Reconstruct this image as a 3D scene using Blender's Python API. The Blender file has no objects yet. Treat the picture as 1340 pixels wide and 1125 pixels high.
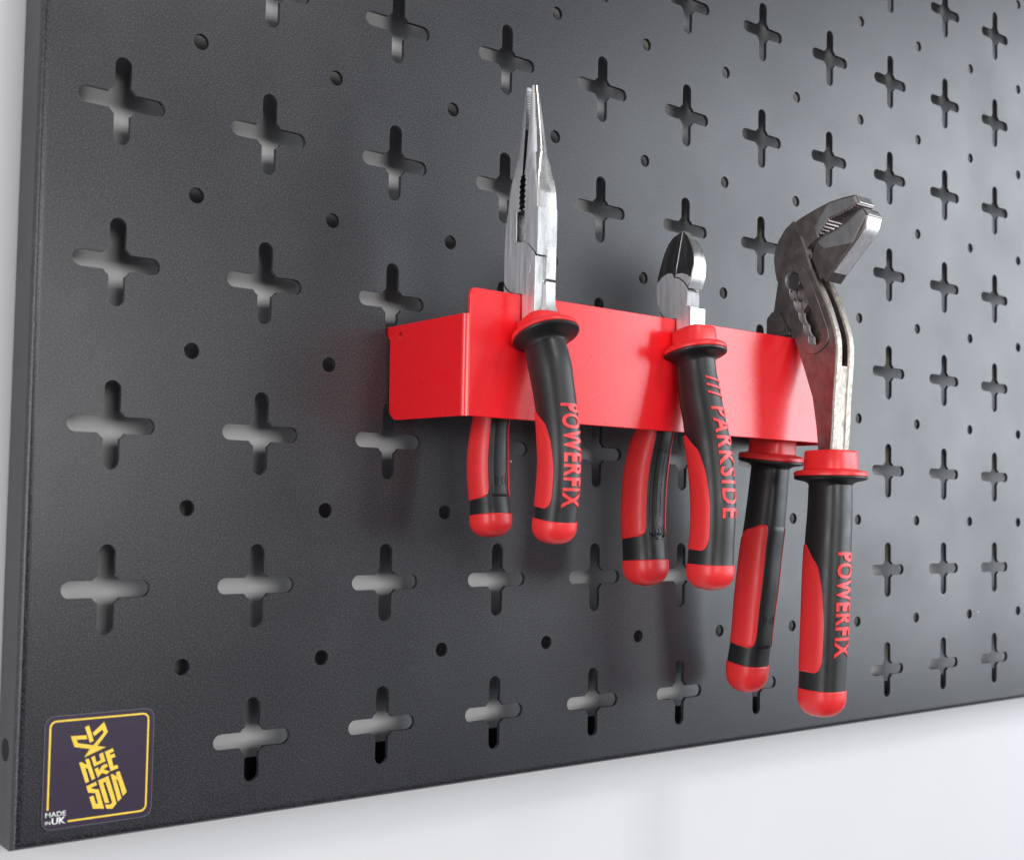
import bpy, bmesh, math, random
import numpy as np
from mathutils import Vector
random.seed(7)
scene = bpy.context.scene
col = scene.collection
MM = 0.001
R = math.radians

# ------------------------------------------------------------------ camera
cam_data = bpy.data.cameras.new('camera')
cam = bpy.data.objects.new('camera', cam_data); col.objects.link(cam)
cam.location = (-0.13762, -0.36994, 0.07615)
cam.rotation_euler = (R(92.6224), R(-1.0887), R(-38.6186))
cam_data.sensor_width = 36.0
cam_data.lens = 1611.66 / 1340 * 36.0
cam_data.shift_x = -(673.4 - 670.0) / 1340
cam_data.shift_y = (594.16 - 562.5) / 1340
cam_data.clip_start = 0.01; cam_data.clip_end = 50
cam_data.dof.use_dof = True
cam_data.dof.focus_distance = 0.46
cam_data.dof.aperture_fstop = 20.0
scene.camera = cam

# ------------------------------------------------------------------ light
world = bpy.data.worlds.new('World'); scene.world = world
world.use_nodes = True
wn = world.node_tree; bg = wn.nodes['Background']          # room: pale walls and ceiling above, darker floor below
wtc = wn.nodes.new('ShaderNodeTexCoord'); wsep = wn.nodes.new('ShaderNodeSeparateXYZ'); wr = wn.nodes.new('ShaderNodeValToRGB')
wn.links.new(wtc.outputs['Generated'], wsep.inputs[0])
wm = wn.nodes.new('ShaderNodeMath'); wm.operation = 'MULTIPLY_ADD'; wm.inputs[1].default_value = 0.5; wm.inputs[2].default_value = 0.5
wn.links.new(wsep.outputs['Z'], wm.inputs[0]); wn.links.new(wm.outputs[0], wr.inputs[0])
wr.color_ramp.elements[0].position = 0.34; wr.color_ramp.elements[0].color = (0.075, 0.075, 0.085, 1)
wr.color_ramp.elements[1].position = 0.56; wr.color_ramp.elements[1].color = (0.36, 0.375, 0.40, 1)
wn.links.new(wr.outputs[0], bg.inputs[0]); bg.inputs[1].default_value = 0.70
def area(name, loc, target, sx, sy, power, color):
    l = bpy.data.lights.new(name, 'AREA'); l.shape = 'RECTANGLE'; l.size = sx; l.size_y = sy
    l.energy = power; l.color = color
    o = bpy.data.objects.new(name, l); col.objects.link(o)
    o.location = loc
    o.rotation_euler = (Vector(target) - Vector(loc)).to_track_quat('-Z', 'Y').to_euler()
    return o
area('front_window', (0.06, -1.40, 0.22), (0.1, 0, 0.12), 0.95, 0.30, 10.0, (1.0, 0.985, 0.96))
area('ceiling_lamp', (0.48, -1.00, 1.10), (0.2, 0, 0.1), 0.28, 0.28, 5.5, (1.0, 0.97, 0.92))
area('side_window', (1.55, -0.82, 0.34), (0.32, 0, 0.12), 0.95, 1.0, 23.0, (0.88, 0.94, 1.0))
area('left_window', (-1.35, -0.58, 0.12), (0.12, 0, 0.12), 0.8, 0.9, 16.0, (0.97, 0.98, 1.0))
scene.view_settings.view_transform = 'Standard'
scene.view_settings.look = 'None'
scene.view_settings.exposure = -0.16
scene.view_settings.gamma = 1.0

# ------------------------------------------------------------------ materials
def new_mat(name):
    m = bpy.data.materials.new(name); m.use_nodes = True
    nt = m.node_tree; b = nt.nodes['Principled BSDF']
    return m, nt, b
def noise(nt, scale, detail=2.0, rough=0.5, stretch=None):
    tc = nt.nodes.new('ShaderNodeTexCoord')
    n = nt.nodes.new('ShaderNodeTexNoise'); n.inputs['Scale'].default_value = scale
    n.inputs['Detail'].default_value = detail; n.inputs['Roughness'].default_value = rough
    if stretch:
        mp = nt.nodes.new('ShaderNodeMapping'); mp.inputs['Scale'].default_value = stretch
        nt.links.new(tc.outputs['Object'], mp.inputs[0]); nt.links.new(mp.outputs[0], n.inputs['Vector'])
    else:
        nt.links.new(tc.outputs['Object'], n.inputs['Vector'])
    return n
def ramp(nt, src, stops):
    r = nt.nodes.new('ShaderNodeValToRGB'); nt.links.new(src, r.inputs[0])
    el = r.color_ramp.elements
    while len(el) < len(stops): el.new(0.5)
    for e, (p, c) in zip(el, stops):
        e.position = p; e.color = (*c, 1) if len(c) == 3 else c
    return r
def bump(nt, b, src, strength, dist):
    bp = nt.nodes.new('ShaderNodeBump'); bp.inputs['Strength'].default_value = strength
    bp.inputs['Distance'].default_value = dist
    nt.links.new(src, bp.inputs['Height']); nt.links.new(bp.outputs[0], b.inputs['Normal'])
    return bp
def grey(v): return (v, v, v)

def mat_powder():
    m, nt, b = new_mat('black_powder_coat')
    n = noise(nt, 2300, 2.0, 0.7)
    r = ramp(nt, n.outputs[0], [(0.36, (0.004, 0.004, 0.0055)), (0.50, (0.013, 0.013, 0.017)), (0.65, (0.066, 0.066, 0.080))])
    tc = nt.nodes.new('ShaderNodeTexCoord'); vo = nt.nodes.new('ShaderNodeTexVoronoi'); vo.inputs['Scale'].default_value = 38
    nt.links.new(tc.outputs['Object'], vo.inputs['Vector'])
    lt = nt.nodes.new('ShaderNodeMath'); lt.operation = 'LESS_THAN'; lt.inputs[1].default_value = 0.016
    nt.links.new(vo.outputs['Distance'], lt.inputs[0])
    mx = nt.nodes.new('ShaderNodeMix'); mx.data_type = 'RGBA'
    nt.links.new(lt.outputs[0], mx.inputs[0]); nt.links.new(r.outputs[0], mx.inputs[6]); mx.inputs[7].default_value = (0.45, 0.45, 0.46, 1)
    nt.links.new(mx.outputs[2], b.inputs['Base Color'])
    n3 = noise(nt, 16, 5.0, 0.65)
    rr = ramp(nt, n3.outputs[0], [(0.3, grey(0.315)), (0.7, grey(0.415))])
    nt.links.new(rr.outputs[0], b.inputs['Roughness'])
    b.inputs['Specular IOR Level'].default_value = 0.5
    n2 = noise(nt, 2800, 2.0, 0.5)
    bump(nt, b, n2.outputs[0], 0.13, 0.00015)
    return m
def mat_red_coat():
    m, nt, b = new_mat('red_powder_coat')
    b.inputs['Base Color'].default_value = (0.86, 0.010, 0.017, 1)
    n3 = noise(nt, 60, 3.0, 0.6)
    rr = ramp(nt, n3.outputs[0], [(0.3, grey(0.26)), (0.7, grey(0.285))])
    nt.links.new(rr.outputs[0], b.inputs['Roughness'])
    b.inputs['Coat Weight'].default_value = 0.35; b.inputs['Coat Roughness'].default_value = 0.16
    n2 = noise(nt, 900, 2.0, 0.5)
    bump(nt, b, n2.outputs[0], 0.07, 0.0002)
    return m
def mat_rubber(name, base, rough, var=0.25):
    m, nt, b = new_mat(name)
    n = noise(nt, 90, 4.0, 0.6)
    lo = tuple(c*(1-var) for c in base); hi = tuple(min(1, c*(1+var)) for c in base)
    r = ramp(nt, n.outputs[0], [(0.3, lo), (0.7, hi)]); nt.links.new(r.outputs[0], b.inputs['Base Color'])
    n3 = noise(nt, 140, 4.0, 0.7)
    rr = ramp(nt, n3.outputs[0], [(0.3, grey(rough-0.05)), (0.7, grey(rough+0.08))])
    nt.links.new(rr.outputs[0], b.inputs['Roughness'])
    n2 = noise(nt, 1500, 2.0, 0.5)
    bump(nt, b, n2.outputs[0], 0.16, 0.0002)
    return m
def mat_steel(name, base, rough, streak=(900, 900, 60), var=0.10, tint=None, bump_s=0.06):
    m, nt, b = new_mat(name)
    b.inputs['Metallic'].default_value = 1.0
    n = noise(nt, 1.0, 4.0, 0.65, streak)
    lo = tuple(c*(1-var) for c in base); hi = tuple(min(1, c*(1+var)) for c in base)
    stops = [(0.32, lo), (0.68, hi)]
    if tint: stops = [(0.25, tint), (0.45, lo), (0.7, hi)]
    r = ramp(nt, n.outputs[0], stops); nt.links.new(r.outputs[0], b.inputs['Base Color'])
    n3 = noise(nt, 1.0, 3.0, 0.6, tuple(s*0.7 for s in streak))
    rr = ramp(nt, n3.outputs[0], [(0.3, grey(max(0.05, rough-0.07))), (0.7, grey(rough+0.09))])
    nt.links.new(rr.outputs[0], b.inputs['Roughness'])
    bump(nt, b, n.outputs[0], bump_s, 0.0002)
    return m
def mat_plain(name, base, rough):
    m, nt, b = new_mat(name)
    n = noise(nt, 260, 3.0, 0.6)
    r = ramp(nt, n.outputs[0], [(0.3, tuple(c*0.9 for c in base)), (0.7, tuple(min(1, c*1.08) for c in base))])
    nt.links.new(r.outputs[0], b.inputs['Base Color'])
    b.inputs['Roughness'].default_value = rough
    return m
def mat_wall():
    m, nt, b = new_mat('white_wall_paint')
    n = noise(nt, 5, 4.0, 0.6)
    r = ramp(nt, n.outputs[0], [(0.3, (0.67, 0.665, 0.685)), (0.7, (0.71, 0.705, 0.72))])
    nt.links.new(r.outputs[0], b.inputs['Base Color']); b.inputs['Roughness'].default_value = 0.7
    n2 = noise(nt, 120, 3.0, 0.6)
    bump(nt, b, n2.outputs[0], 0.12, 0.0006)
    return m
POWDER = mat_powder(); REDCOAT = mat_red_coat(); WALL = mat_wall()
BLACKRUB = mat_rubber('black_rubber', (0.011, 0.011, 0.012), 0.40)
REDRUB = mat_rubber('red_rubber', (0.80, 0.030, 0.033), 0.36, 0.05)
STEEL = mat_steel('brushed_steel', (0.82, 0.81, 0.83), 0.54, (1400, 1400, 60), 0.14, None, 0.14)
EDGE = mat_steel('polished_steel', (0.54, 0.53, 0.52), 0.27, (300, 300, 120), 0.08)
DARKSTEEL = mat_steel('dark_ground_and_shade_steel', (0.20, 0.19, 0.195), 0.34, (500, 500, 80), 0.15)  # ground finish of cutting faces and pin; also paints shade into the cutter recess
FORGED = mat_steel('forged_dark_steel', (0.30, 0.26, 0.25), 0.43, (260, 260, 200), 0.16, (0.20, 0.165, 0.15), 0.10)
RIM = mat_steel('worn_bare_steel', (0.38, 0.345, 0.30), 0.46, (600, 600, 500), 0.22, (0.24, 0.20, 0.16), 0.3)
GROUND = mat_steel('ground_steel', (0.52, 0.51, 0.51), 0.42, (420, 420, 120), 0.10)
GAPSHADE = mat_steel('gap_shade_steel', (0.06, 0.058, 0.058), 0.45, (400, 400, 300), 0.2)  # near-black steel, paints shade into the long nose jaw gap
STICKER = mat_plain('sticker_film', (0.030, 0.019, 0.043), 0.40)
YELLOW = mat_plain('yellow_print', (0.90, 0.62, 0.07), 0.45)
WHITE = mat_plain('white_print', (0.85, 0.85, 0.85), 0.45)

# ------------------------------------------------------------------ builders (coordinates in mm)
base_of = {}
def thing(name, loc, label, cat, group=None):
    o = bpy.data.objects.new(name, None); col.objects.link(o)
    o.empty_display_size = 0.01
    o.location = tuple(c*MM for c in loc)
    base_of[o.name] = loc
    o['label'] = label; o['category'] = cat
    if group: o['group'] = group
    return o
def link(name, mesh, mats, parent, label=None, sharp=35, bevel=0.0, segs=2, keep=None):
    o = bpy.data.objects.new(name, mesh); col.objects.link(o)
    for m in (mats if isinstance(mats, (list, tuple)) else [mats]): mesh.materials.append(m)
    if parent is not None:
        base = base_of[parent.name]; o.parent = parent
        base_of[o.name] = base
    else:
        base = (0, 0, 0); base_of[o.name] = base
    if keep:                                # bevel only the sharp edges that keep() accepts
        t = bmesh.new(); t.from_mesh(mesh); lay = t.edges.layers.float.new('bevel_weight_edge')
        for e in t.edges:
            a, b_ = e.verts[0].co, e.verts[1].co
            if len(e.link_faces) == 2 and e.calc_face_angle(0) > R(35) and keep(a, b_): e[lay] = 1.0
        t.to_mesh(mesh); t.free()
    n = len(mesh.vertices)
    co = np.empty(n*3); mesh.vertices.foreach_get('co', co)
    co = (co.reshape(-1, 3) - np.array(base)) * MM
    mesh.vertices.foreach_set('co', co.ravel())
    mesh.update()
    if sharp:
        mesh.shade_smooth(); mesh.set_sharp_from_angle(angle=R(sharp))
    if bevel:
        b = o.modifiers.new('bevel', 'BEVEL'); b.width = bevel*MM; b.segments = segs
        b.limit_method = 'WEIGHT' if keep else 'ANGLE'; b.angle_limit = R(35); b.harden_normals = True
    if label: o['label'] = label
    return o
def bm_mesh(bm, name):
    bmesh.ops.recalc_face_normals(bm, faces=bm.faces)
    me = bpy.data.meshes.new(name); bm.to_mesh(me); bm.free(); return me
def prism_into(bm, poly, w0, w1, place, mi=0):
    a = [bm.verts.new(place(u, v, w0)) for u, v in poly]
    b = [bm.verts.new(place(u, v, w1)) for u, v in poly]
    fs = [bm.faces.new(a), bm.faces.new(b[::-1])]
    n = len(poly)
    for i in range(n):
        j = (i+1) % n
        fs.append(bm.faces.new((a[i], b[i], b[j], a[j])))
    for f in fs: f.material_index = mi
yz = lambda u, v, w: (w, u, v)          # side profile (y, z), thickness along x
xz = lambda u, v, w: (u, w, v)          # front profile (x, z), thickness along y
def prism(name, poly, w0, w1, place, mats, parent, bevel=0.0, label=None, segs=2):
    bm = bmesh.new(); prism_into(bm, poly, w0, w1, place)
    return link(name, bm_mesh(bm, name), mats, parent, label, 35, bevel, segs)
def sheet_mesh(name, loops, w0, w1, place):
    """flat sheet with holes: loops[0] outline, the rest holes"""
    cu = bpy.data.curves.new(name, 'CURVE'); cu.dimensions = '2D'; cu.fill_mode = 'BOTH'
    cu.extrude = abs(w1-w0)/2
    for lp in loops:
        sp = cu.splines.new('POLY'); sp.points.add(len(lp)-1); sp.use_cyclic_u = True
        for p, (x, y) in zip(sp.points, lp): p.co = (x, y, 0, 1)
    o = bpy.data.objects.new(name, cu)
    col.objects.link(o)
    dg = bpy.context.evaluated_depsgraph_get(); dg.update()
    me = bpy.data.meshes.new_from_object(o.evaluated_get(dg))
    bpy.data.objects.remove(o); bpy.data.curves.remove(cu)
    c = (w0+w1)/2
    for v in me.vertices: v.co = place(v.co.x, v.co.y, v.co.z + c)
    bm = bmesh.new(); bm.from_mesh(me)
    bmesh.ops.remove_doubles(bm, verts=bm.verts, dist=1e-4)
    bpy.data.meshes.remove(me)
    return bm_mesh(bm, name)
def arc(cx, cy, r, a0, a1, n):
    return [(cx + r*math.cos(R(a0+(a1-a0)*i/n)), cy + r*math.sin(R(a0+(a1-a0)*i/n))) for i in range(n+1)]
def round_poly(poly, rad, n=5):
    out = []
    m = len(poly)
    for i in range(m):
        p0, p1, p2 = Vector(poly[i-1]), Vector(poly[i]), Vector(poly[(i+1) % m])
        r = rad[i] if isinstance(rad, (list, tuple)) else rad
        if r <= 0: out.append(tuple(p1)); continue
        d0 = (p0-p1); d2 = (p2-p1)
        r_ = min(r, d0.length*0.45, d2.length*0.45)
        a = p1 + d0.normalized()*r_; c = p1 + d2.normalized()*r_
        for k in range(n+1):
            t = k/n
            out.append(tuple(a*(1-t)**2 + p1*2*t*(1-t) + c*t*t))
    return out
def spline(poly, n=4, closed=True):
    out = []; m = len(poly)
    rng = range(m) if closed else range(m-1)
    g = (lambda i: np.array(poly[i % m])) if closed else (lambda i: np.array(poly[min(max(i, 0), m-1)]))
    for i in rng:
        p0, p1, p2, p3 = g(i-1), g(i), g(i+1), g(i+2)
        for k in range(n):
            t = k/n
            out.append(tuple(0.5*((2*p1)+(-p0+p2)*t+(2*p0-5*p1+4*p2-p3)*t*t+(-p0+3*p1-3*p2+p3)*t**3)))
    if not closed: out.append(tuple(poly[-1]))
    return out
def text_tris(body, size, bold=0.0, spacing=1.0, cuts=2):
    """text as a flat triangle mesh in its own plane: list of verts and tris"""
    cu = bpy.data.curves.new('txt', 'FONT'); cu.body = body; cu.size = size
    cu.offset = bold; cu.space_character = spacing; cu.fill_mode = 'FRONT'; cu.resolution_u = 3
    o = bpy.data.objects.new('txt', cu); col.objects.link(o)
    dg = bpy.context.evaluated_depsgraph_get(); dg.update()
    me = bpy.data.meshes.new_from_object(o.evaluated_get(dg))
    bpy.data.objects.remove(o); bpy.data.curves.remove(cu)
    bm = bmesh.new(); bm.from_mesh(me); bpy.data.meshes.remove(me)
    bmesh.ops.remove_doubles(bm, verts=bm.verts, dist=1e-4)
    bmesh.ops.triangulate(bm, faces=bm.faces)
    for _ in range(cuts):
        es = [e for e in bm.edges if e.calc_length() > size*0.10]
        if not es: break
        bmesh.ops.subdivide_edges(bm, edges=es, cuts=1)
        bmesh.ops.triangulate(bm, faces=bm.faces)
    return bm
def fit_text(bm, x0, x1, y0, y1):
    xs = [v.co.x for v in bm.verts]; ys = [v.co.y for v in bm.verts]
    a, b, c, d = min(xs), max(xs), min(ys), max(ys)
    for v in bm.verts:
        v.co.x = x0 + (v.co.x-a)/(b-a)*(x1-x0); v.co.y = y0 + (v.co.y-c)/(d-c)*(y1-y0); v.co.z = 0

# measured outlines in millimetres
DATA = {
    'long_front': [(-52.71, 134.83, 13.47), (-56.11, 125.62, 14.54), (-58.55, 117.02, 13.96), (-60.45, 108.55, 13.9), (-61.75, 100.16, 14.1), (-62.29, 91.86, 13.99), (-61.88, 83.58, 14.15), (-60.76, 75.3, 14.08), (-60.17, 71.15, 14.18), (-59.63, 65.34, 14.27)],
    'long_back': [(-25.01, 108.53, 12.44), (-23.49, 97.0, 14.06), (-23.64, 88.1, 14.22), (-24.7, 80.11, 13.92), (-25.46, 74.8, 14.42), (-26.2, 67.76, 14.3)],
    'cut_front': [(-52.17, 134.77, 14.21), (-53.28, 127.65, 14.62), (-55.32, 117.91, 15.41), (-57.21, 110.46, 15.5), (-58.95, 103.08, 16.39), (-60.37, 95.77, 16.12), (-61.46, 88.5, 16.08), (-62.1, 81.26, 16.12), (-62.21, 74.05, 15.96), (-61.79, 66.83, 16.03), (-61.14, 59.6, 16.62), (-60.92, 48.43, 17.18)],
    'cut_back': [(-31.26, 107.8, 14.12), (-28.72, 100.22, 15.7), (-26.98, 92.58, 16.42), (-26.1, 84.91, 16.67), (-25.77, 77.23, 16.74), (-25.98, 69.57, 16.65), (-27.08, 60.43, 17.14), (-27.85, 49.04, 16.79)],
    'pump_front': [(-60.88, 89.92, 16.64), (-60.64, 78.68, 17.19), (-59.99, 67.45, 17.76), (-59.18, 50.6, 18.2), (-58.65, 33.79, 18.19), (-57.85, 16.98, 17.96), (-57.33, 5.77, 18.07), (-57.36, -4.46, 18.16)],
    'pump_back': [(-29.89, 97.19, 15.34), (-28.47, 84.21, 15.95), (-27.03, 72.38, 16.56), (-25.13, 60.51, 16.94), (-23.61, 48.62, 17.2), (-22.01, 36.7, 16.87), (-20.63, 24.76, 16.41), (-18.49, 12.13, 16.92), (-17.95, 0.47, 17.03)],
    'pump_top': [(-75.48, 203.67), (-69.61, 203.69), (-62.97, 203.08), (-56.2, 201.33), (-49.29, 199.16), (-45.55, 198.21), (-41.3, 195.57), (-37.98, 191.49), (-36.08, 187.93), (-35.4, 183.77), (-35.95, 178.67), (-36.99, 174.66), (-39.13, 170.66), (-41.76, 164.03), (-44.6, 156.33), (-46.03, 150.68), (-51.96, 135.35), (-56.01, 124.09), (-58.02, 111.72), (-58.62, 105.72), (-59.33, 103.22)],
    'pump_front_edge': [(-46.02, 198.21), (-49.38, 191.17), (-51.76, 185.49), (-53.38, 180.09), (-57.0, 172.32), (-61.89, 162.69), (-65.42, 153.36), (-67.19, 146.79), (-67.47, 138.8), (-66.25, 122.58), (-65.81, 111.4), (-65.3, 105.29), (-65.05, 103.07)],
    'pump_boss': [(-46.16, 180.78), (-52.51, 177.3), (-57.94, 165.69), (-62.4, 155.12), (-64.39, 148.84), (-62.49, 144.39), (-56.85, 141.68), (-51.5, 144.69), (-47.84, 151.23), (-44.56, 160.01), (-40.77, 169.7), (-39.78, 175.4), (-41.58, 179.6)],
    'emblem': [(-9.25, 6.87), (-4.61, 6.73), (-4.33, 5.54), (-7.49, 5.67), (-7.03, 4.62), (-2.42, 3.53), (0.57, 6.92), (0.21, 8.01), (-2.25, 6.19), (-2.73, 7.24), (0.64, 10.24), (1.87, 7.07), (-1.17, 3.22), (1.41, 2.59), (-5.02, 0.21), (-3.45, 2.55), (-8.05, 3.6)],
    'bar': [(-5.11, 9.19), (-3.92, 9.57), (-2.33, 4.87), (-3.48, 4.37)],
    'N': [(-6.52, -1.16), (-5.85, -1.07), (-4.17, -2.09), (-4.72, -0.45), (-3.63, -0.26), (-1.51, -6.44), (-2.54, -6.81), (-3.84, -3.21), (-4.64, -2.9), (-3.33, -7.13), (-4.35, -7.46)],
    'U': [(-2.96, -0.01), (-1.86, 0.33), (-1.31, -1.61), (-0.03, -1.15), (-0.58, 0.64), (0.58, 1.16), (1.48, -1.62), (-1.97, -2.84)],
    'K': [(-1.8, -3.59), (-0.76, -3.16), (-0.44, -4.33), (0.29, -2.88), (1.77, -2.39), (2.23, -3.23), (0.89, -3.99), (2.9, -4.86), (1.84, -5.56), (0.55, -5.04), (-0.74, -6.26)],
    'E': [(1.14, 1.19), (3.55, 2.04), (3.96, 1.08), (2.66, 0.57), (2.86, 0.06), (4.03, 0.43), (4.49, -0.63), (3.27, -0.96), (3.92, -3.33), (5.14, -3.13), (5.51, -4.09), (3.16, -4.8)],
    'S': [(-4.13, -8.43), (-1.26, -7.42), (-0.89, -8.47), (-2.59, -8.98), (-2.48, -9.36), (-0.34, -9.81), (1.54, -15.78), (-1.91, -15.32), (-3.04, -11.73), (-1.86, -11.43), (-1.03, -13.99), (-0.38, -14.07), (-1.33, -10.77), (-3.46, -10.41)],
    'O': [(-0.62, -7.14), (2.51, -6.14), (5.31, -14.69), (4.08, -16.12), (2.23, -15.88), (1.78, -14.58), (3.47, -14.76), (3.92, -14.22), (1.63, -7.72), (0.95, -7.96), (3.04, -14.21), (1.67, -14.11)],
    'N2': [(3.16, -5.76), (3.81, -5.74), (5.11, -6.63), (4.74, -5.39), (5.87, -5.06), (8.34, -11.62), (7.18, -12.77), (5.53, -7.78), (4.91, -7.47), (6.77, -13.27), (5.71, -14.23)],
}


# ================================================================== the setting: wall behind the board
WALL_Y = 17.8
bm = bmesh.new()
prism_into(bm, [(-1500, -1200), (2500, -1200), (2500, 1500), (-1500, 1500)], WALL_Y, WALL_Y+60, xz)
wall = link('wall', bm_mesh(bm, 'wall'), WALL, None)
wall['kind'] = 'structure'

# ================================================================== pegboard
X0, Z0, X1, Z1 = -25.0, -25.0, 775.0, 475.0
board = thing('pegboard', (X0, 0, Z0), 'large black powder coated steel pegboard with rows of cross shaped holes', 'pegboard')
INS = 2.6                                   # bend radius of the folded rim
def cross(cx, cz):
    w, L, r = 2.62, 13.7, 5.0               # half arm width, half length, hub radius
    q = math.degrees(math.asin(w/r))
    pts = []
    for k in range(4):
        a = 90*k
        loc = [(L-w + w*math.cos(R(t)), w*math.sin(R(t))) for t in np.linspace(-90, 90, 9)]
        arcp = [(r*math.cos(R(t)), r*math.sin(R(t))) for t in np.linspace(q, 90-q, 7)]
        for x, z in loc + arcp:
            pts.append((cx + x*math.cos(R(a)) - z*math.sin(R(a)), cz + x*math.sin(R(a)) + z*math.cos(R(a))))
    return pts
loops = [[(X0+INS, Z0+INS), (X1-INS, Z0+INS), (X1-INS, Z1-INS), (X0+INS, Z1-INS)]]
for i in range(16):
    for j in range(10):
        if (i, j) == (0, 0): continue
        loops.append(cross(50*i, 50*j))
        if i < 15 and j < 9: loops.append(arc(50*i+25, 50*j+25, 2.6, 0, 360*(1-1/20), 19))
for i in range(15): loops.append(arc(50*i+25, 25, 2.6, 0, 342, 19)) if (i == 0) else None
face = link('perforated_face', sheet_mesh('perforated_face', loops, 0.0, 1.6, xz), POWDER, board, sharp=20)
# folded rim: round bend, side flange and return lip, mitred at the corners
prof = [(INS - INS*math.sin(R(a)), INS - INS*math.cos(R(a))) for a in np.linspace(0, 90, 13)]
prof += [(0.0, 9.0), (0.0, 16.2)] + [(1.2 - 1.2*math.cos(R(a)), 16.2 + 1.2*math.sin(R(a))) for a in (30, 60, 90)] + [(15.6, 17.4), (15.6, 16.2), (1.6, 16.0)]
bm = bmesh.new(); rings = []
for t, y in prof:
    rings.append([bm.verts.new((x, y, z)) for x, z in ((X0+t, Z0+t), (X1-t, Z0+t), (X1-t, Z1-t), (X0+t, Z1-t))])
for a, b in zip(rings, rings[1:]):
    for i in range(4): bm.faces.new((a[i], a[(i+1) % 4], b[(i+1) % 4], b[i]))
rim = link('folded_rim', bm_mesh(bm, 'folded_rim'), POWDER, board, sharp=40)
# fixing hole in the left flange: a dark plug slightly proud of the flange
hole = prism('fixing_hole', arc(9.5, 3.0, 3.4, 0, 345, 23), X0-0.06, X0+0.5, yz, mat_plain('hole_shadow_plug', (0.006, 0.006, 0.007), 0.9), board)
# brand sticker
stk = round_poly([(-17.0, -20.0), (16.4, -20.0), (16.4, 13.2), (-17.0, 13.2)], 3.4, 8)
sticker = prism('sticker', stk, -0.30, -0.02, xz, STICKER, board, 0.12)
sticker['label'] = 'dark purple square sticker with yellow logo lettering and border'
def print_poly(name, poly, m, parent, y=-0.335):
    return prism(name, poly, y, y+0.02, xz, m, parent)
def stroke(path, w):
    l, rr = [], []
    n = len(path)
    for i in range(n):
        p0 = Vector(path[max(0, i-1)]); p2 = Vector(path[min(n-1, i+1)])
        d = (p2-p0).normalized(); nrm = Vector((-d.y, d.x))*w/2
        l.append(tuple(Vector(path[i])+nrm)); rr.append(tuple(Vector(path[i])-nrm))
    return l + rr[::-1]
ring_o = round_poly([(-17.0, -20.0), (16.4, -20.0), (16.4, 13.2), (-17.0, 13.2)], 3.4, 8)
ring_i = round_poly([(-16.78, -19.78), (16.18, -19.78), (16.18, 12.98), (-16.78, 12.98)], 3.2, 8)
link('cut_edge', sheet_mesh('cut_edge', [ring_o, ring_i], -0.31, -0.29, xz), mat_plain('clear_film_edge', (0.12, 0.115, 0.135), 0.35), sticker)
path = [(-15.3, -14.1), (-15.3, 9.6)] + arc(-13.5, 9.8, 1.8, 180, 90, 6) + [(0, 11.6)] + arc(12.7, 9.8, 1.8, 90, 0, 6) + [(14.5, 0)] + arc(12.7, -16.2, 1.8, 0, -90, 6) + [(-9.3, -18.0)]
print_poly('border_line', stroke(path, 0.55), YELLOW, sticker)
print_poly('logo_emblem', DATA['emblem'], YELLOW, sticker)
print_poly('logo_emblem', DATA['bar'], YELLOW, sticker)
for k in ('N', 'U', 'K', 'E', 'S', 'O', 'N2'):
    print_poly('logo_letter', DATA[k], YELLOW, sticker)
def flat_text(name, body, x0, x1, z0, z1, m, parent, bold):
    bm = text_tris(body, 1.0, bold, 1.0, 0); fit_text(bm, x0, x1, z0, z1)
    for v in bm.verts: v.co = (v.co.x, -0.335, v.co.y)
    ret = bmesh.ops.extrude_face_region(bm, geom=list(bm.faces))
    for v in ret['geom']:
        if isinstance(v, bmesh.types.BMVert): v.co.y += 0.02
    return link(name, bm_mesh(bm, name), m, parent, sharp=0)
flat_text('print_text', 'MADE', -15.9, -9.9, -16.2, -14.75, WHITE, sticker, 0.012)
flat_text('print_text', 'IN', -15.9, -14.35, -18.35, -17.3, WHITE, sticker, 0.01)
flat_text('print_text', 'UK', -14.0, -9.95, -18.5, -16.5, WHITE, sticker, 0.03)

# ================================================================== red holder rail
HX0, HX1, HY, HZ0, HZ1, HZT = 99.2, 300.0, -45.6, 106.9, 140.6, 149.5
holder = thing('tool_holder', (200, 0, HZ0), 'red powder coated steel tool rail hooked onto the pegboard', 'tool holder')
T = 1.2; RB = 1.9
plate = round_poly([(HX0+RB, HZ0), (HX1-RB, HZ0), (HX1-RB, HZT), (HX0+RB, HZT)], [0, 0, 2.6, 2.6], 6)
prism('front_plate', plate, HY, HY+T, xz, REDCOAT, holder, 0.28)
for s, xe in ((1, HX0), (-1, HX1)):
    bm = bmesh.new()
    outer = [(xe + s*(RB - RB*math.cos(R(a))), HY + RB - RB*math.sin(R(a))) for a in np.linspace(0, 90, 9)]
    inner = [(xe + s*(RB - (RB-T)*math.cos(R(a))), HY + RB - (RB-T)*math.sin(R(a))) for a in np.linspace(90, 0, 9)]
    prism_into(bm, outer + inner, HZ0, HZ1, lambda u, v, w: (u, v, w))
    link('bend', bm_mesh(bm, 'bend'), REDCOAT, holder)
    side = [(HY+RB, HZ0), (-4.5, HZ0+0.3), (-1.0, HZ0+2.8), (-0.6, 136.0), (1.4, 137.4), (4.5, 137.4), (4.5, HZ1), (HY+RB, HZ1)]
    side = round_poly(side, [0, 2.0, 2.0, 0.5, 0.5, 0.5, 0.8, 0], 5)
    hl = arc(-7.2, 136.9, 1.25, 0, 340, 17)
    me = sheet_mesh('side_plate', [side, hl], xe, xe + s*T, yz)
    link('side_plate', me, REDCOAT, holder, bevel=0.15)

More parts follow.
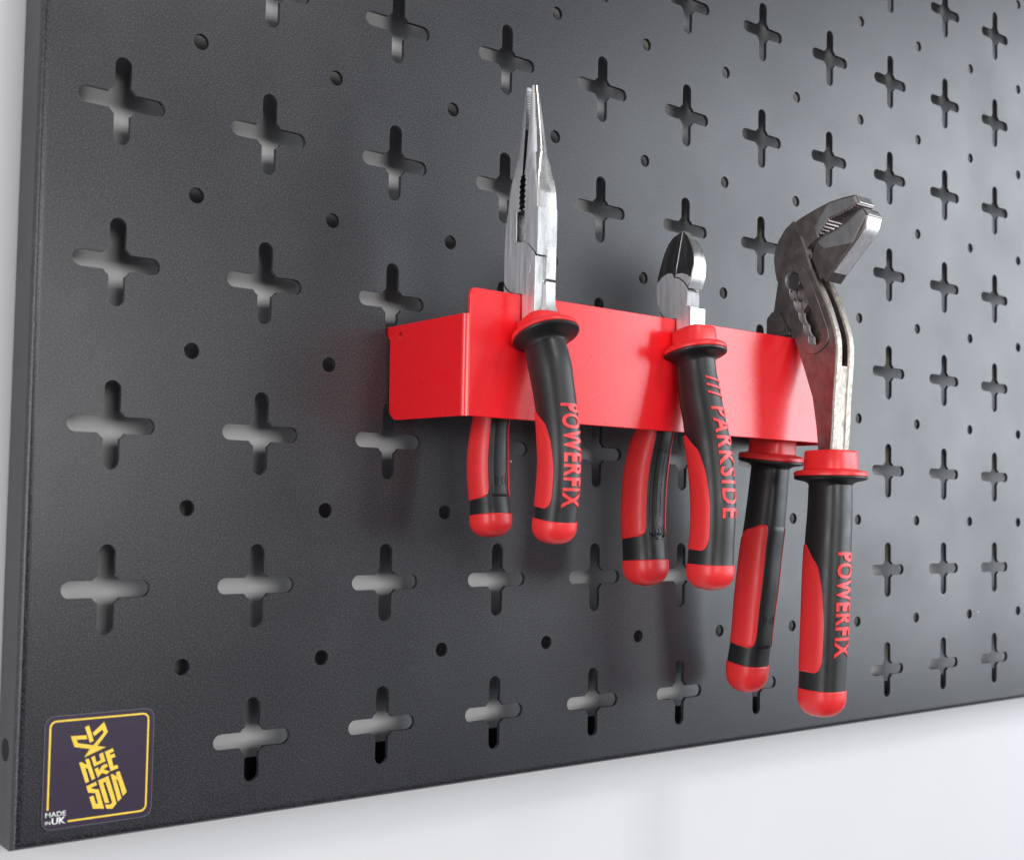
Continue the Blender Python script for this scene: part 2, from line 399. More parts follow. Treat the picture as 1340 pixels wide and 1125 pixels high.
# ================================================================== hand tools: shared builders
class Tube:
    """A grip: superellipse sections swept along a path given as rows (y, z, visible width)."""
    def __init__(self, rows, xm, e=2.5, k=1.0):
        self.xm = xm; self.e = e
        pts = np.array(spline([tuple(r) for r in rows], 8, closed=False))
        seg = np.hypot(np.diff(pts[:, 0]), np.diff(pts[:, 1]))
        self.s = np.r_[0, np.cumsum(seg)]; self.p = pts; self.L = self.s[-1]
        self.k = k
        self.shrink = lambda s: 1.0
    def frame(self, s):
        y = np.interp(s, self.s, self.p[:, 0]); z = np.interp(s, self.s, self.p[:, 1]); w = np.interp(s, self.s, self.p[:, 2])
        d = 1.5
        a = max(0, s-d); b = min(self.L, s+d)
        ty = np.interp(b, self.s, self.p[:, 0]) - np.interp(a, self.s, self.p[:, 0])
        tz = np.interp(b, self.s, self.p[:, 1]) - np.interp(a, self.s, self.p[:, 1])
        l = math.hypot(ty, tz); ty /= l; tz /= l
        if s > self.L: y += ty*(s-self.L); z += tz*(s-self.L)
        if s < 0: y += ty*s; z += tz*s
        # forward normal (towards -y when the grip hangs down)
        return y, z, w, (tz, -ty)
    def S(self, s, th, off=0.0, scale=1.0):
        y, z, w, n = self.frame(s)
        h = w/2/1.06*self.k*self.shrink(s)*scale
        c, q = math.cos(R(th)), math.sin(R(th))
        e = 2.0/self.e
        cx = math.copysign(abs(c)**e, c); cn = math.copysign(abs(q)**e, q)
        a = h*0.98 + off; b = h*1.02 + off
        return (self.xm - a*cx, y + n[0]*b*cn, z + n[1]*b*cn)
    def ring(self, bm, s, off=0.0, scale=1.0, n=40):
        return [bm.verts.new(self.S(s, 360*i/n, off, scale)) for i in range(n)]
def skin(bm, rings, cap0=True, cap1=True):
    n = len(rings[0])
    for a, b in zip(rings, rings[1:]):
        for i in range(n): bm.faces.new((a[i], a[(i+1) % n], b[(i+1) % n], b[i]))
    if cap0: bm.faces.new(rings[0])
    if cap1: bm.faces.new(rings[-1][::-1])
def patch(tube, name, s0, s1, lo, hi, mat, parent, off=0.35, rows=44, cols=16):
    """raised soft panel on a grip between angles lo(t) and hi(t)"""
    bm = bmesh.new(); g = []
    for i in range(rows+1):
        t = i/rows; s = s0 + (s1-s0)*t
        a, b = lo(t), hi(t); r = []
        for j in range(cols+1):
            edge = (i in (0, rows)) or (j in (0, cols))
            r.append(bm.verts.new(tube.S(s, a+(b-a)*j/cols, -0.5 if edge else off)))
        g.append(r)
    # pull the first inner ring out to the border so that the rim is steep
    for i in range(1, rows):
        for j in (1, cols-1):
            t = i/rows; s = s0+(s1-s0)*t; a, b = lo(t), hi(t)
            f = 0.012 if j == 1 else 0.988
            g[i][j].co = tube.S(s, a+(b-a)*f, off*0.8)
    for i in range(rows):
        for j in range(cols): bm.faces.new((g[i][j], g[i][j+1], g[i+1][j+1], g[i+1][j]))
    return link(name, bm_mesh(bm, name), mat, parent, sharp=60)
def curve_of(pts):
    xs = [p[0] for p in pts]; ys = [p[1] for p in pts]
    return lambda t: float(np.interp(t, xs, ys))
def wrap_text(tube, name, body, s0, s1, th0, th1, mat, parent, bold=0.03, off=0.32, spacing=1.0):
    bm = text_tris(body, 1.0, bold, spacing, 3); fit_text(bm, s0, s1, th0, th1)
    top = {v: v.co.copy() for v in bm.verts}
    be = [e for e in bm.edges if len(e.link_faces) == 1]
    ret = bmesh.ops.extrude_edge_only(bm, edges=be)
    new = {v for v in ret['geom'] if isinstance(v, bmesh.types.BMVert)}
    for v in bm.verts:
        s, th = v.co.x, v.co.y
        v.co = tube.S(s, th, -0.35 if v in new else off)
    return link(name, bm_mesh(bm, name), mat, parent, sharp=40)
def wrap_poly(tube, name, polys, mat, parent, off=0.22):
    """small raised marks: polygons in (s, angle)"""
    bm = bmesh.new()
    for p in polys:
        a = [bm.verts.new(tube.S(s, t, off)) for s, t in p]; b = [bm.verts.new(tube.S(s, t, -0.3)) for s, t in p]
        n = len(p); bm.faces.new(a)
        for i in range(n): bm.faces.new((a[i], a[(i+1) % n], b[(i+1) % n], b[i]))
    return link(name, bm_mesh(bm, name), mat, parent, sharp=30)
def guard(tube, s, parent, collar_h, ra, flange_r, tilt=0.0, shift=0.0):
    """collar block above the grip and a two-colour flange"""
    y, z, w, n = tube.frame(max(s, 0.0)); t = (-n[1], n[0])      # t points down the grip
    up = (-t[0], -t[1])
    h0 = w/2/1.06
    def ringp(bm, h, a, b, e, m=44):
        vs = []
        for i in range(m):
            th = 360*i/m; c, q = math.cos(R(th)), math.sin(R(th))
            cx = math.copysign(abs(c)**(2/e), c)*a; cn = math.copysign(abs(q)**(2/e), q)*b
            hh = h + tilt*cn; cn += shift*min(1.0, max(0.0, (a-h0)/(flange_r-h0)))
            vs.append(bm.verts.new((tube.xm - cx, y + n[0]*cn + up[0]*hh, z + n[1]*cn + up[1]*hh)))
        return vs
    fr = flange_r
    bm = bmesh.new()
    r = [ringp(bm, 0.25, fr*0.96, fr*0.96, 2.2), ringp(bm, 0.5, fr*0.995, fr*0.995, 2.2), ringp(bm, 1.0, fr*1.0, fr*1.0, 2.2), ringp(bm, 2.0, fr*0.985, fr*0.985, 2.2),
         ringp(bm, 2.5, fr*0.93, fr*0.93, 2.2), ringp(bm, 2.8, ra*1.10, ra*1.10, 3.0), ringp(bm, 3.3, ra, ra, 3.4),
         ringp(bm, collar_h-0.9, ra*0.97, ra*0.97, 3.6), ringp(bm, collar_h-0.25, ra*0.93, ra*0.93, 3.6), ringp(bm, collar_h, ra*0.84, ra*0.84, 3.6)]
    skin(bm, r)
    g = link('guard_collar', bm_mesh(bm, 'guard_collar'), REDRUB, parent, sharp=50)
    bm = bmesh.new()
    r = [ringp(bm, -4.4, h0*0.99, h0*0.99, 2.5), ringp(bm, -3.1, h0*1.03, h0*1.03, 2.5), ringp(bm, -2.3, h0*1.13, h0*1.13, 2.4), ringp(bm, -1.75, h0*1.30, h0*1.30, 2.3),
         ringp(bm, -1.2, fr*0.92, fr*0.92, 2.2), ringp(bm, -0.85, fr*0.975, fr*0.975, 2.2), ringp(bm, -0.3, fr*1.0, fr*1.0, 2.2), ringp(bm, 0.15, fr*0.99, fr*0.99, 2.2), ringp(bm, 0.3, fr*0.96, fr*0.96, 2.2)]
    skin(bm, r)
    link('guard_flange', bm_mesh(bm, 'guard_flange'), BLACKRUB, parent, sharp=50)
def grip(tool, rows, xm, cap_len, panels, e=2.5, flange=None, collar=None, strip=False, tilt=0.0, shift=0.0):
    tb = Tube(rows, xm, e)
    L = tb.L; sc = L - cap_len
    bm = bmesh.new()
    skin(bm, [tb.ring(bm, s, 0.0) for s in np.linspace(0, sc+1.5, 46)])
    body = link('grip', bm_mesh(bm, 'grip'), BLACKRUB, tool, sharp=45)
    bm = bmesh.new(); rr = [tb.ring(bm, sc-0.02, -0.6), tb.ring(bm, sc, 0.15), tb.ring(bm, sc+0.3, 0.32)]
    for u in np.linspace(0.06, 1.0, 16):
        f = (1-max(0, (u-0.18)/0.82)**2.5)**(1/2.2) if u < 1 else 0.02
        rr.append(tb.ring(bm, sc + cap_len*u, 0.32*f, max(f, 0.05)))
    skin(bm, rr)
    link('end_cap', bm_mesh(bm, 'end_cap'), REDRUB, body, sharp=60)
    for p in panels:
        patch(tb, 'grip_panel', p[0]*L, p[1]*L, curve_of(p[2]), curve_of(p[3]), REDRUB, body)
    if strip: patch(tb, 'grip_strip', (panels[0][0]+0.004)*L, (panels[0][1]-0.004)*L, lambda t: 63, lambda t: 110, BLACKRUB, body, off=0.5)
    if flange: guard(tb, 0.0, body, collar[0], collar[1], flange, tilt, shift)
    return tb, body
def recycle_mark(tb, body, s, th, k=1.0):
    """small moulded marks on the inner strip: a ring in a frame, and rows of tiny bars"""
    out = []
    rs, rt = 2.2*k, 13.0*k
    for r0, r1 in ((1.0, 0.82),):
        n = 20
        for i in range(n):
            a0, a1 = 360*i/n, 360*(i+1)/n
            out.append([(s+rs*r0*math.cos(R(a0)), th+rt*r0*math.sin(R(a0))), (s+rs*r0*math.cos(R(a1)), th+rt*r0*math.sin(R(a1))),
                        (s+rs*r1*math.cos(R(a1)), th+rt*r1*math.sin(R(a1))), (s+rs*r1*math.cos(R(a0)), th+rt*r1*math.sin(R(a0)))])
    for a, b, c, d in ((-3, 3, 15, 17), (-3, -2.6, 0, 17), (2.6, 3, 0, 17), (-1.2, 1.2, -5, -3), (-1.2, 1.2, 3, 5), (-1.2, -0.8, -5, 5)):
        out.append([(s+a*k, th+c*k), (s+b*k, th+c*k), (s+b*k, th+d*k), (s+a*k, th+d*k)])
    wrap_poly(tb, 'moulded_mark', out, BLACKRUB, body, 0.68)

def mirror_poly(p, c): return [(2*c - y, z) for y, z in p][::-1]
FRONT_PANEL = lambda top, bot: (top, bot, [(0, -40), (0.05, -58), (0.95, -58), (1, -45)],
                                [(0, -36), (0.03, -22), (0.08, -8), (0.18, 8), (0.35, 22), (0.6, 31), (0.88, 31), (0.95, 24), (0.985, 8), (1, -40)])
FAR_PANEL = lambda top, bot: (top, bot, [(0, 216), (0.05, 195), (0.35, 158), (0.6, 149), (0.95, 152), (1, 220)],
                              [(0, 220), (0.05, 238), (0.95, 238), (1, 225)])
def back_panels(top, bot):
    return [(top, bot, [(0, 30), (0.03, 12), (0.08, -18), (0.15, -44), (0.22, -58), (0.95, -58), (1, -50)], [(0, 46), (0.05, 52), (0.3, 55), (0.9, 55), (0.97, 48), (1, 10)]),
            (top, bot, [(0, 132), (0.05, 124), (0.3, 117), (0.9, 117), (0.97, 123), (1, 160)], [(0, 238), (0.95, 238), (1, 225)])]

# ================================================================== long nose pliers
LXF, LXM, LXB, LC = 122.5, 126.7, 130.9, -44.9
nose = thing('long_nose_pliers', (LXM, -45, 62), 'bright steel long nose pliers with tapered jaws and red and black grips', 'pliers')
PA = [(-36.1, 154.4), (-35.82, 160), (-35.87, 166.2), (-36.3, 172.2), (-37.0, 178.3), (-42.5, 178.3), (-42.5, 168.0), (-46.7, 167.4), (-48.6, 166.5), (-50.05, 165.2), (-51.7, 163.6), (-53.0, 161.9),
      (-52.95, 154), (-52.8, 138), (-46.2, 138), (-46.0, 149.6), (-42.5, 150.1), (-39.3, 151.3), (-37.4, 152.8)]
N1 = [(-46.8, 178.3), (-46.8, 167.75), (-48.8, 166.85), (-50.3, 165.5), (-52.0, 163.9), (-53.2, 162.3), (-53.6, 168), (-53.95, 178.3)]
N2 = [(-43.6, 149.3), (-42.3, 149.8), (-39.0, 150.9), (-37.0, 152.4), (-36.0, 153.7), (-35.9, 146), (-33.0, 139), (-39.5, 138), (-43.2, 144)]
xmid = LXM
def rivet_joint(tool, near_a, far_a, near_b, far_b, mats, keep, bev=0.22, recess=None):
    """two crossing halves; each list holds (polygon, x0, x1)"""
    for pieces in (near_a + far_a, near_b + far_b):
        bm = bmesh.new()
        for poly, x0, x1 in pieces: prism_into(bm, poly, x0, x1, yz)
        for f in bm.faces:
            f.normal_update(); f.material_index = 0 if abs(f.normal.x) > 0.8 else (2 if recess and recess(f.calc_center_median()) else 1)
        link('joint_half', bm_mesh(bm, 'joint_half'), mats, tool, bevel=bev, keep=keep)
g = 0.05
N1 = [(-46.8, 178.3), (-46.8, 167.75), (-48.8, 166.85), (-50.3, 165.5), (-52.0, 163.9), (-53.7, 162.2), (-53.95, 168), (-53.95, 178.3)]
rivet_joint(nose, [(PA, LXF, LXM-g)], [(mirror_poly(N1, LC), LXM+g, LXB), (mirror_poly(N2, LC), LXM-g, LXB)],
            [(N1, LXF, LXB), (N2, LXF, LXM-g)], [([(-52.9, 177.0) if q[1] > 177 else q for q in [(max(y, -53.85), z) for y, z in mirror_poly(PA, LC)]], LXM+g, LXB-0.05)],
            [STEEL, EDGE, GAPSHADE], lambda a, b: not (a.z > 178 and b.z > 178) and not (abs(a.x-LXM) < 0.2 and abs(b.x-LXM) < 0.2), recess=lambda c: 168.3 < c.z < 178.2 and -47.2 < c.y < -45.5)  # slot wall beside the jaw gap painted black as shade
def nose_jaw(front):
    zs = sorted(set([178.3, 178.8] + list(np.arange(179.2, 190.4, 0.55)) + [190.6, 192] + list(np.arange(192.6, 222.0, 0.45)) + [222.2]))
    bm = bmesh.new(); rings = []
    n = 28
    for z in zs:
        if front:
            yin = np.interp(z, [178, 192, 222], [-45.9, -45.85, -45.9]); yout = np.interp(z, [178, 184, 190, 205, 218, 222.2], [-53.95, -53.6, -52.6, -50.2, -48.0, -47.2])
        else:
            yin = np.interp(z, [178, 192, 205, 222], [-44.6, -44.75, -44.2, -43.3]); yout = np.interp(z, [178, 184, 190, 199, 212, 219, 222.2], [-37.0, -37.7, -38.6, -39.5, -40.7, -41.3, -41.9])
        sgn = 1 if front else -1
        if 179 < z < 190.4:
            ph = ((z-179.2)/1.9) % 1.0
            yin -= sgn*(0.35 + 0.95*abs(2*ph-1))
        elif 193 < z < 221.5:
            k = int(round((z-192.6)/0.45)); yin -= sgn*(0.16 if k % 2 else 0.0)
        h = np.interp(z, [178, 186, 190, 196, 205, 222.2], [4.2, 4.18, 4.0, 3.4, 2.6, 1.25])
        ex = np.interp(z, [178, 186, 191, 198, 222], [22, 16, 6, 2.6, 2.1])
        r = []
        for i in range(n+1):
            a = math.pi*i/n
            cx = math.copysign(abs(math.cos(a))**(2/ex), math.cos(a)); sy = abs(math.sin(a))**(2/ex)
            r.append(bm.verts.new((LXM - h*cx, yin + (yout-yin)*sy, z)))
        rings.append(r)
    skin(bm, rings)
    bmesh.ops.recalc_face_normals(bm, faces=bm.faces)
    for f in bm.faces:
        f.normal_update(); c = f.calc_center_median()
        f.material_index = 1 if abs(f.normal.x) > 0.8 else 0
        if (f.normal.y > 0.25 if front else f.normal.y < -0.25) and c.z < 207 and abs(c.y+45.1) < 2.5: f.material_index = 2  # inner jaw faces near the base painted black as gap shade
    return link('jaw', bm_mesh(bm, 'jaw'), [EDGE, STEEL, GAPSHADE], nose, sharp=38)
nose_jaw(True); nose_jaw(False)
prism('rivet', arc(-47.2, 158.0, 3.1, 0, 350, 35), LXF-0.07, LXB+0.07, yz, STEEL, nose, 0.05)
rows = [(-52.7, 134.4, 13.6)] + DATA['long_front'][1:]
tb, body = grip(nose, rows, LXM, 8.2, [FRONT_PANEL(0.36, 0.84), FAR_PANEL(0.36, 0.84)], 2.5, 11.2, (7.2, 7.0), tilt=0.0, shift=1.6)
wrap_text(tb, 'lettering', 'POWERFIX', 0.36*tb.L, 0.815*tb.L, 62, 122, REDRUB, body, 0.028, spacing=1.12)
rows = [(-33.4, 136.5, 13.4), (-29.6, 121, 13.2)] + DATA['long_back'][:]
rows[-1] = (-26.2, 66.6, 14.4)
tb, body = grip(nose, rows, LXM, 8.0, back_panels(0.30, 0.82), 2.5, 10.4, (7.4, 6.6), strip=True)
recycle_mark(tb, body, 0.73*tb.L, 88)

# ================================================================== side cutters
CXF, CXM, CXB, CC = 197.5, 201.5, 205.5, -45.0
cut = thing('side_cutters', (CXM, -45, 45), 'side cutters with short pointed cutting jaws, hanging in the middle of the rail', 'pliers')
PA = [(-35.2, 164.05), (-35.05, 161), (-35.7, 156.9), (-37, 153.8), (-38.3, 152.0), (-39.8, 150.7), (-42.6, 149.9), (-46.0, 149.6), (-46.2, 140), (-53.4, 140), (-53.4, 153.5), (-51.4, 153.9), (-51.75, 156), (-51.7, 159), (-51.3, 160.85), (-49.5, 163.0), (-47.0, 164.8), (-44.4, 165.4),
      (-43.6, 167.0), (-43.0, 167.4), (-41.0, 167.5), (-38.1, 166.55)]
N1 = [(-44.7, 165.75), (-47.1, 165.1), (-49.7, 163.3), (-51.7, 161.2), (-53.35, 164.4), (-51.2, 165.8), (-48.75, 166.65), (-45.6, 166.85)]
N2 = [(-43.8, 149.3), (-42.5, 149.6), (-39.6, 150.3), (-38.0, 151.6), (-36.7, 153.3), (-35.8, 148), (-32.8, 140), (-39.8, 139), (-43.4, 144)]
N1 = [(-44.7, 165.75), (-47.1, 165.1), (-49.7, 163.3), (-51.6, 161.3), (-53.2, 164.4), (-51.2, 165.8), (-48.75, 166.65), (-45.6, 166.85)]
PB = [(-51.5, 163), (-50.3, 160.6), (-50.6, 159.3), (-50.7, 156), (-50.5, 153.2), (-49.6, 151.1), (-47.5, 149.9), (-43.9, 149.2), (-43.4, 144), (-39.8, 139), (-32.8, 140), (-35.8, 148), (-36.4, 153.6), (-37.6, 155), (-37.7, 160), (-38.8, 162), (-41, 163.8), (-45, 165.2), (-46, 166.5), (-50, 165.8)]
F2 = [(-53.35, 153.4), (-52.3, 152.9), (-50.4, 150.8), (-47.6, 149.6), (-46.3, 149.3), (-46.2, 140), (-53.35, 140)]
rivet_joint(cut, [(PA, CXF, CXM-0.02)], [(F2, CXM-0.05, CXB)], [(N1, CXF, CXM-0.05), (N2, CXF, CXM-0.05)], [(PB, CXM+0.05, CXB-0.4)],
            [STEEL, EDGE, DARKSTEEL], lambda a, b: not (abs(a.x-CXM) < 0.2 and abs(b.x-CXM) < 0.2), recess=lambda c: 153.55 < c.z < 161.5 and c.y < -49)  # recess sides in darker steel, their shade put into the colour
def cutter_jaw(front):
    bm = bmesh.new(); rings = []
    zz = [160.6, 162.5, 164.4, 166, 168, 170, 172, 174, 176, 178, 179.6, 181, 182, 182.8, 183.3] if front else [165.0, 166, 168, 170, 172, 174, 176, 178, 179.6, 181, 182, 182.8, 183.3]
    for z in zz:
        yin = np.interp(z, [160, 167, 175, 183], [-45.2, -45.4, -46.0, -46.7])
        if front:
            yo = np.interp(z, [160.6, 164.5, 167, 170, 175, 179, 181.5, 183.3], [-51.9, -53.4, -53.9, -54.1, -53.2, -50.9, -49.0, -46.95]); yi = yin - 0.05
            if z < 164.6: yi = np.interp(z, [160.6, 163, 164.6], [-51.6, -50.4, -48])
        else:
            yo = np.interp(z, [164, 169, 173.5, 177, 180, 181.7, 183.3], [-35.15, -35.9, -36.9, -37.9, -39.7, -41.4, -46.5]); yi = yin + 0.05
        hx = np.interp(z, [160, 166, 183.3], [3.98, 3.9, 1.5])
        far = np.interp(z, [160, 166, 183.3], [3.98, 3.9, 2.4])
        c = 0.35 if z < 183 else 0.1
        so = 1 if yo < yi else -1
        ctr = (yo+yi)/2
        # concave ground face
        dish = 0.45*max(0, math.sin(math.pi*min(1, max(0, (z-165)/18.3))))
        ce = 0.5 if z > 166.5 else 0.05
        r = [(CXM-hx+ce, yi), (CXM-hx, yi-so*ce*-0.55 if False else yi+(-so)*ce*0.55), (CXM-hx+dish, ctr), (CXM-hx, yo+so*c), (CXM-hx+c, yo), (CXM+far-c, yo), (CXM+far, yo+so*c), (CXM+far-dish, ctr), (CXM+far, yi)]
        rings.append([bm.verts.new((x, y, z)) for x, y in r])
    skin(bm, rings)
    n = 8
    bmesh.ops.recalc_face_normals(bm, faces=bm.faces)
    for f in bm.faces:
        f.normal_update()
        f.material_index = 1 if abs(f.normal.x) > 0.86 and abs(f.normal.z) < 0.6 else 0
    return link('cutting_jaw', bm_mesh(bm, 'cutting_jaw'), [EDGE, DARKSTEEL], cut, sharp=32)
cutter_jaw(True); cutter_jaw(False)
rows = [(-52.2, 136.0, 14.3)] + DATA['cut_front'][1:]
tb, body = grip(cut, rows, CXM, 9.6, [FRONT_PANEL(0.335, 0.845), FAR_PANEL(0.335, 0.845)], 2.5, 11.6, (9.4, 7.3), tilt=0.08)
wrap_text(tb, 'lettering', '/// PARKSIDE', 0.115*tb.L, 0.70*tb.L, 68, 122, REDRUB, body, 0.022, spacing=1.2)
rows = [(-34.2, 137, 14.0), (-33.6, 122, 13.8)] + DATA['cut_back'][:-1] + [(-27.9, 48.0, 17.2)]
tb, body = grip(cut, rows, CXM, 10.0, back_panels(0.27, 0.80), 2.5, 10.2, (7.5, 6.8), strip=True)
recycle_mark(tb, body, 0.77*tb.L, 86, 1.15)
bars = []
random.seed(3)
for row in range(3):
    s = 0.36*tb.L + row*1.0
    while s < 0.69*tb.L:
        l = random.uniform(0.5, 1.5)
        t = 74 + row*9
        bars.append([(s, t), (s+l, t), (s+l, t+4.5), (s, t+4.5)])
        s += l + random.uniform(0.25, 0.7)
wrap_poly(tb, 'moulded_mark', bars, BLACKRUB, body, 0.66)

# ================================================================== water pump pliers
PXF, PXM, PXB = 266.5, 272.25, 278.0
pump = thing('water_pump_pliers', (PXM, -45, -6), 'dark steel water pump pliers with slotted joint and long grips, right of the three tools', 'pliers')
FE = DATA['pump_front_edge']; PT = DATA['pump_top']
plate_o = PT[5:-1] + [(-59.3, 99.0), (-65.0, 99.0)] + FE[::-1][1:-1] + [(-46.6, 197.2)]
A, B = np.array((-46.0, 173.4)), np.array((-58.0, 147.6))
ax = (B-A)/np.linalg.norm(B-A); nx = np.array((-ax[1], ax[0])); LL = np.linalg.norm(B-A)
slot = []
for a in np.linspace(0, 180, 9)[:-1]: slot.append(tuple(A + 3.5*(nx*math.cos(R(a)) - ax*math.sin(R(a)))))
ts = np.linspace(0, 1, 41)
for t in ts: slot.append(tuple(A + ax*LL*t - nx*(3.6 - 0.3*t - 0.8*(1-abs(math.cos(math.pi*5*t))))))
for a in np.linspace(180, 360, 9)[1:-1]: slot.append(tuple(B + 2.6*(nx*math.cos(R(a)) - ax*math.sin(R(a)))))
for t in ts[::-1][:-1]: slot.append(tuple(A + ax*LL*t + nx*(3.6 - 0.3*t - 0.8*(1-abs(math.cos(math.pi*5*t))))))
boss = spline(DATA['pump_boss'], 4)
def area2(p): return sum(p[i-1][0]*p[i][1]-p[i][0]*p[i-1][1] for i in range(len(p)))
link('slotted_plate', sheet_mesh('slotted_plate', [plate_o, slot], PXF, PXF+3.6, yz), [FORGED, STEEL], pump, bevel=0.55, segs=3)
prism('outer_plate', plate_o, PXB-3.6, PXB, yz, FORGED, pump, 0.5)
link('slot_boss', sheet_mesh('slot_boss', [boss, slot], PXF-1.1, PXF-0.01, yz), [FORGED, STEEL], pump, bevel=0.4)
def bright_slot(o):
    me = o.data
    for p in me.polygons:
        c = np.array(p.center)/MM + np.array(base_of[pump.name])
        q = c[1:] - A; al = q @ ax; d = abs(q @ nx)
        if abs(p.normal.x) < 0.5 and d < 4.0 and -4.2 < al < LL+3.6: p.material_index = 1
for o in list(pump.children):
    if len(o.data.materials) > 1: bright_slot(o)
# bare worn front edge of the near plate
def edge_strip(name, pts, x0, x1, depth, mat):
    bm = bmesh.new()
    p = np.array(spline(pts, 3, closed=False)); d = np.gradient(p, axis=0); d /= np.linalg.norm(d, axis=1)[:, None]
    nrm = np.c_[d[:, 1], -d[:, 0]]
    rings = []
    for q, m in zip(p, nrm):
        if m[0] > 0: m = -m
        o_, i_ = q + m*depth, q - m*0.5
        rings.append([bm.verts.new(v) for v in ((x0+0.55, *o_), (x1-0.3, *o_), (x1, *(q+m*0.02)), (x1, *i_), (x0-0.02, *i_), (x0-0.02, *(q-m*0.25)))])
    skin(bm, rings)
    return link(name, bm_mesh(bm, name), mat, pump, sharp=30)
edge_strip('worn_edge', FE[1:], PXF, PXF+3.6, 0.35, RIM)
edge_strip('worn_edge', FE[4:], PXB-3.6, PXB, 0.3, RIM)
neck = [(-50.5, 138.5), (-56.0, 124.1), (-58.0, 111.7), (-58.7, 105), (-59.0, 99.0), (-65.0, 99.0), (-65.3, 105.3), (-66.2, 122.6), (-67.1, 136.5), (-62, 138.5)]
prism('neck_web', neck, PXF+3.55, PXB-3.55, yz, RIM, pump)
def toothed(pts, pitch, depth, side):
    p = [np.array(q) for q in pts]; out = [tuple(p[0])]
    for a, b in zip(p, p[1:]):
        l = np.linalg.norm(b-a); k = max(1, int(round(l/pitch))); d = (b-a)/l; n = np.array((-d[1], d[0]))*side
        for i in range(k):
            out.append(tuple(a + (b-a)*(i+0.55)/k + n*depth)); out.append(tuple(a + (b-a)*(i+1)/k))
    return out
up_in = toothed([(-77.0, 199.9), (-73.15, 198.4), (-68.8, 197.2), (-63.2, 195.9), (-59.2, 191.6), (-56.8, 189.0)], 1.5, 0.55, -1)
upper = [(-75.5, 203.7), (-69.6, 203.7), (-63, 203.1), (-56.2, 201.35), (-49.3, 199.2), (-46.5, 198.0), (-44.0, 192), (-47, 184), (-51.8, 185.4), (-53.5, 187.2)] + up_in[::-1]
prism('upper_jaw', upper, PXF+0.55, PXB-0.55, yz, FORGED, pump, 0.5)
prism('upper_jaw', [(-45.0, 197.0), (-41.5, 194.6), (-38.6, 191.0), (-36.8, 187.5), (-36.3, 183), (-37.5, 176.5), (-41.5, 176.5), (-46.5, 184)], PXF+3.55, PXB-3.55, yz, FORGED, pump)
gu = [(-55.9, 194.0), (-62.9, 202.6), (-75.3, 203.1), (-76.5, 200.3), (-73.1, 199.0), (-68.8, 197.8), (-62.9, 196.5), (-57.0, 190.0)]
prism('ground_flat', gu, PXF+0.3, PXF+0.8, yz, GROUND, pump, 0.15)
lo_in = toothed([(-57.0, 188.3), (-61.0, 190.6), (-66.2, 191.6), (-71.2, 193.8), (-75.0, 196.4), (-78.7, 198.0)], 1.5, 0.5, -1)
lower = lo_in + [(-81.0, 194.5), (-79.7, 189.8), (-76.3, 186.0), (-71.1, 181.0), (-64.1, 173.9), (-61.4, 170.9), (-57.5, 174.5), (-54.0, 182.3)]
prism('lower_jaw', lower, PXF+0.9, PXB-0.5, yz, FORGED, pump, 0.5)
gl = [(-57.6, 187.6), (-59.0, 185.5), (-61, 184.3), (-74.0, 184.6), (-76.3, 187.6), (-80.5, 194.4), (-78.6, 197.3), (-75.2, 195.4), (-71.4, 192.9), (-66.5, 190.7), (-61.5, 189.6)]
prism('ground_flat', gl, PXF+0.65, PXF+1.1, yz, GROUND, pump, 0.15)
for pl, nm in (([(-75.5, 203.75), (-77.0, 199.95)], 'u'), ([(-78.75, 198.1), (-81.0, 194.5)], 'l')):
    (y0, z0), (y1, z1) = pl
    prism('jaw_tip', [(y0+0.1, z0-0.1), (y0-0.6, z0-0.35), (y1-0.55, z1+0.35), (y1+0.1, z1+0.1)], PXF+1.1, PXB-1.1, yz, EDGE, pump, 0.3)
edge_strip_pts = [(-81.0, 194.4), (-79.7, 189.8), (-76.3, 186.0), (-71.1, 181.0), (-64.6, 174.4)]
bm = bmesh.new(); rg = []
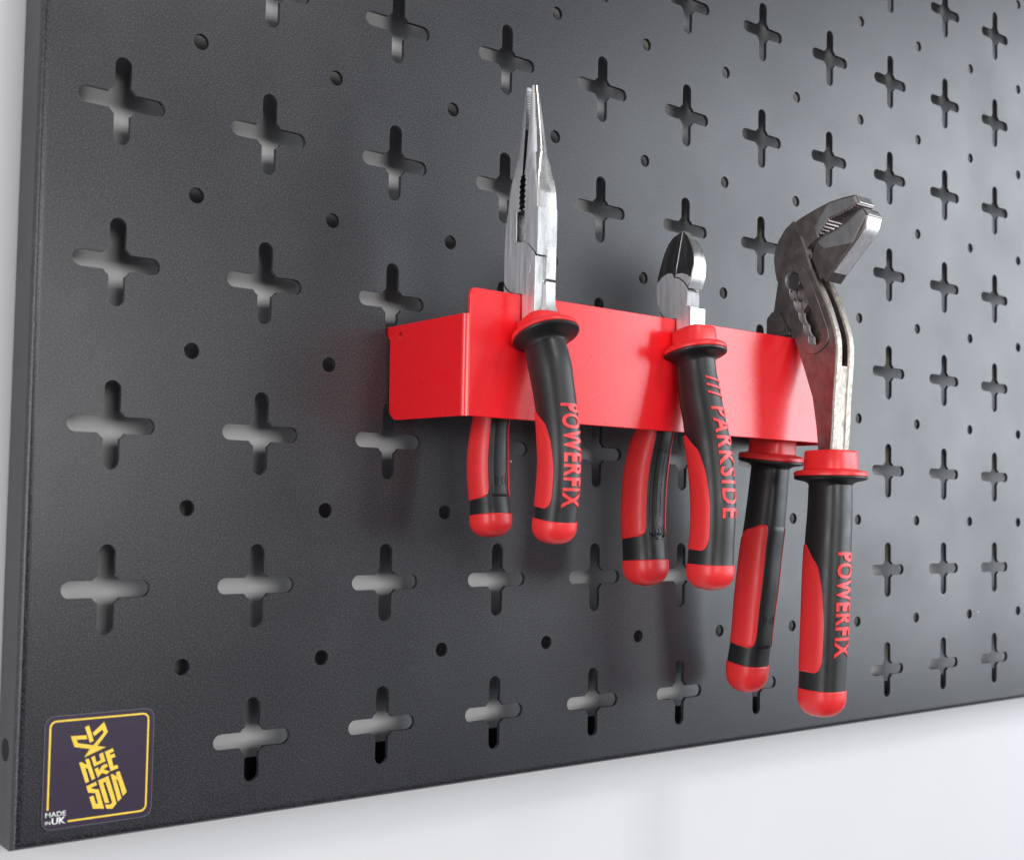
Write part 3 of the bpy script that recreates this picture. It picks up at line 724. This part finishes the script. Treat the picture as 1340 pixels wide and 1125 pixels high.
for y, z in spline(edge_strip_pts, 4, closed=False):
    rg.append([bm.verts.new(v) for v in ((PXF+2.2, y-0.32, z-0.18), (PXB-1.6, y-0.32, z-0.18), (PXB-0.9, y+0.3, z+0.1), (PXF+1.4, y+0.3, z+0.1))])
skin(bm, rg); link('worn_edge', bm_mesh(bm, 'worn_edge'), STEEL, pump, sharp=30)
tail = [(-54.5, 182.0), (-55.0, 173), (-53.2, 165), (-49.2, 162.2), (-45.8, 158), (-45.0, 151.5), (-43.6, 148), (-40.5, 130), (-37.0, 110), (-24.5, 110), (-27, 138), (-29.4, 153.5), (-30.0, 160.2), (-32.4, 162.2), (-33.5, 168.4), (-34.6, 175), (-38, 176.2), (-44.0, 176.2), (-48.5, 183)]
prism('inner_arm', tail, PXF+3.75, PXB-3.75, yz, FORGED, pump, 0.3)
nut = round_poly([(-30.4, 151.5), (-30.6, 159.2), (-33.6, 162.0), (-37.0, 161.6), (-40.6, 155.0), (-42.8, 152.6), (-42.9, 151.0)], 0.8, 3)
prism('pivot_nut', nut, PXF+1.6, PXF+3.8, yz, FORGED, pump, 0.5)
prism('pivot_nut', round_poly([(-32, 152), (-32, 158.4), (-34, 160.2), (-36.2, 160.0), (-39.2, 154.6), (-40.8, 152.6)], 0.8, 3), PXF+1.1, PXF+1.65, yz, FORGED, pump, 0.25)
prism('pivot_pin', arc(-46.0, 172.9, 3.25, 0, 350, 35), PXF-0.15, PXF+4, yz, DARKSTEEL, pump, 0.3)
rows = [(-60.9, 92.0, 16.6)] + DATA['pump_front'][1:]
tb, body = grip(pump, rows, PXM, 11.5, [FRONT_PANEL(0.275, 0.82), FAR_PANEL(0.275, 0.82)], 2.7, 14.2, (10.8, 9.4), tilt=0.02)
wrap_text(tb, 'lettering', 'POWERFIX', 0.305*tb.L, 0.74*tb.L, 66, 118, REDRUB, body, 0.028, spacing=1.12)
rows = [(-30.2, 99.4, 15.3)] + DATA['pump_back'][1:]
tb, body = grip(pump, rows, PXM, 12.8, back_panels(0.26, 0.80), 2.7, 13.4, (10.0, 8.6), strip=True)
recycle_mark(tb, body, 0.67*tb.L, 88, 1.1)
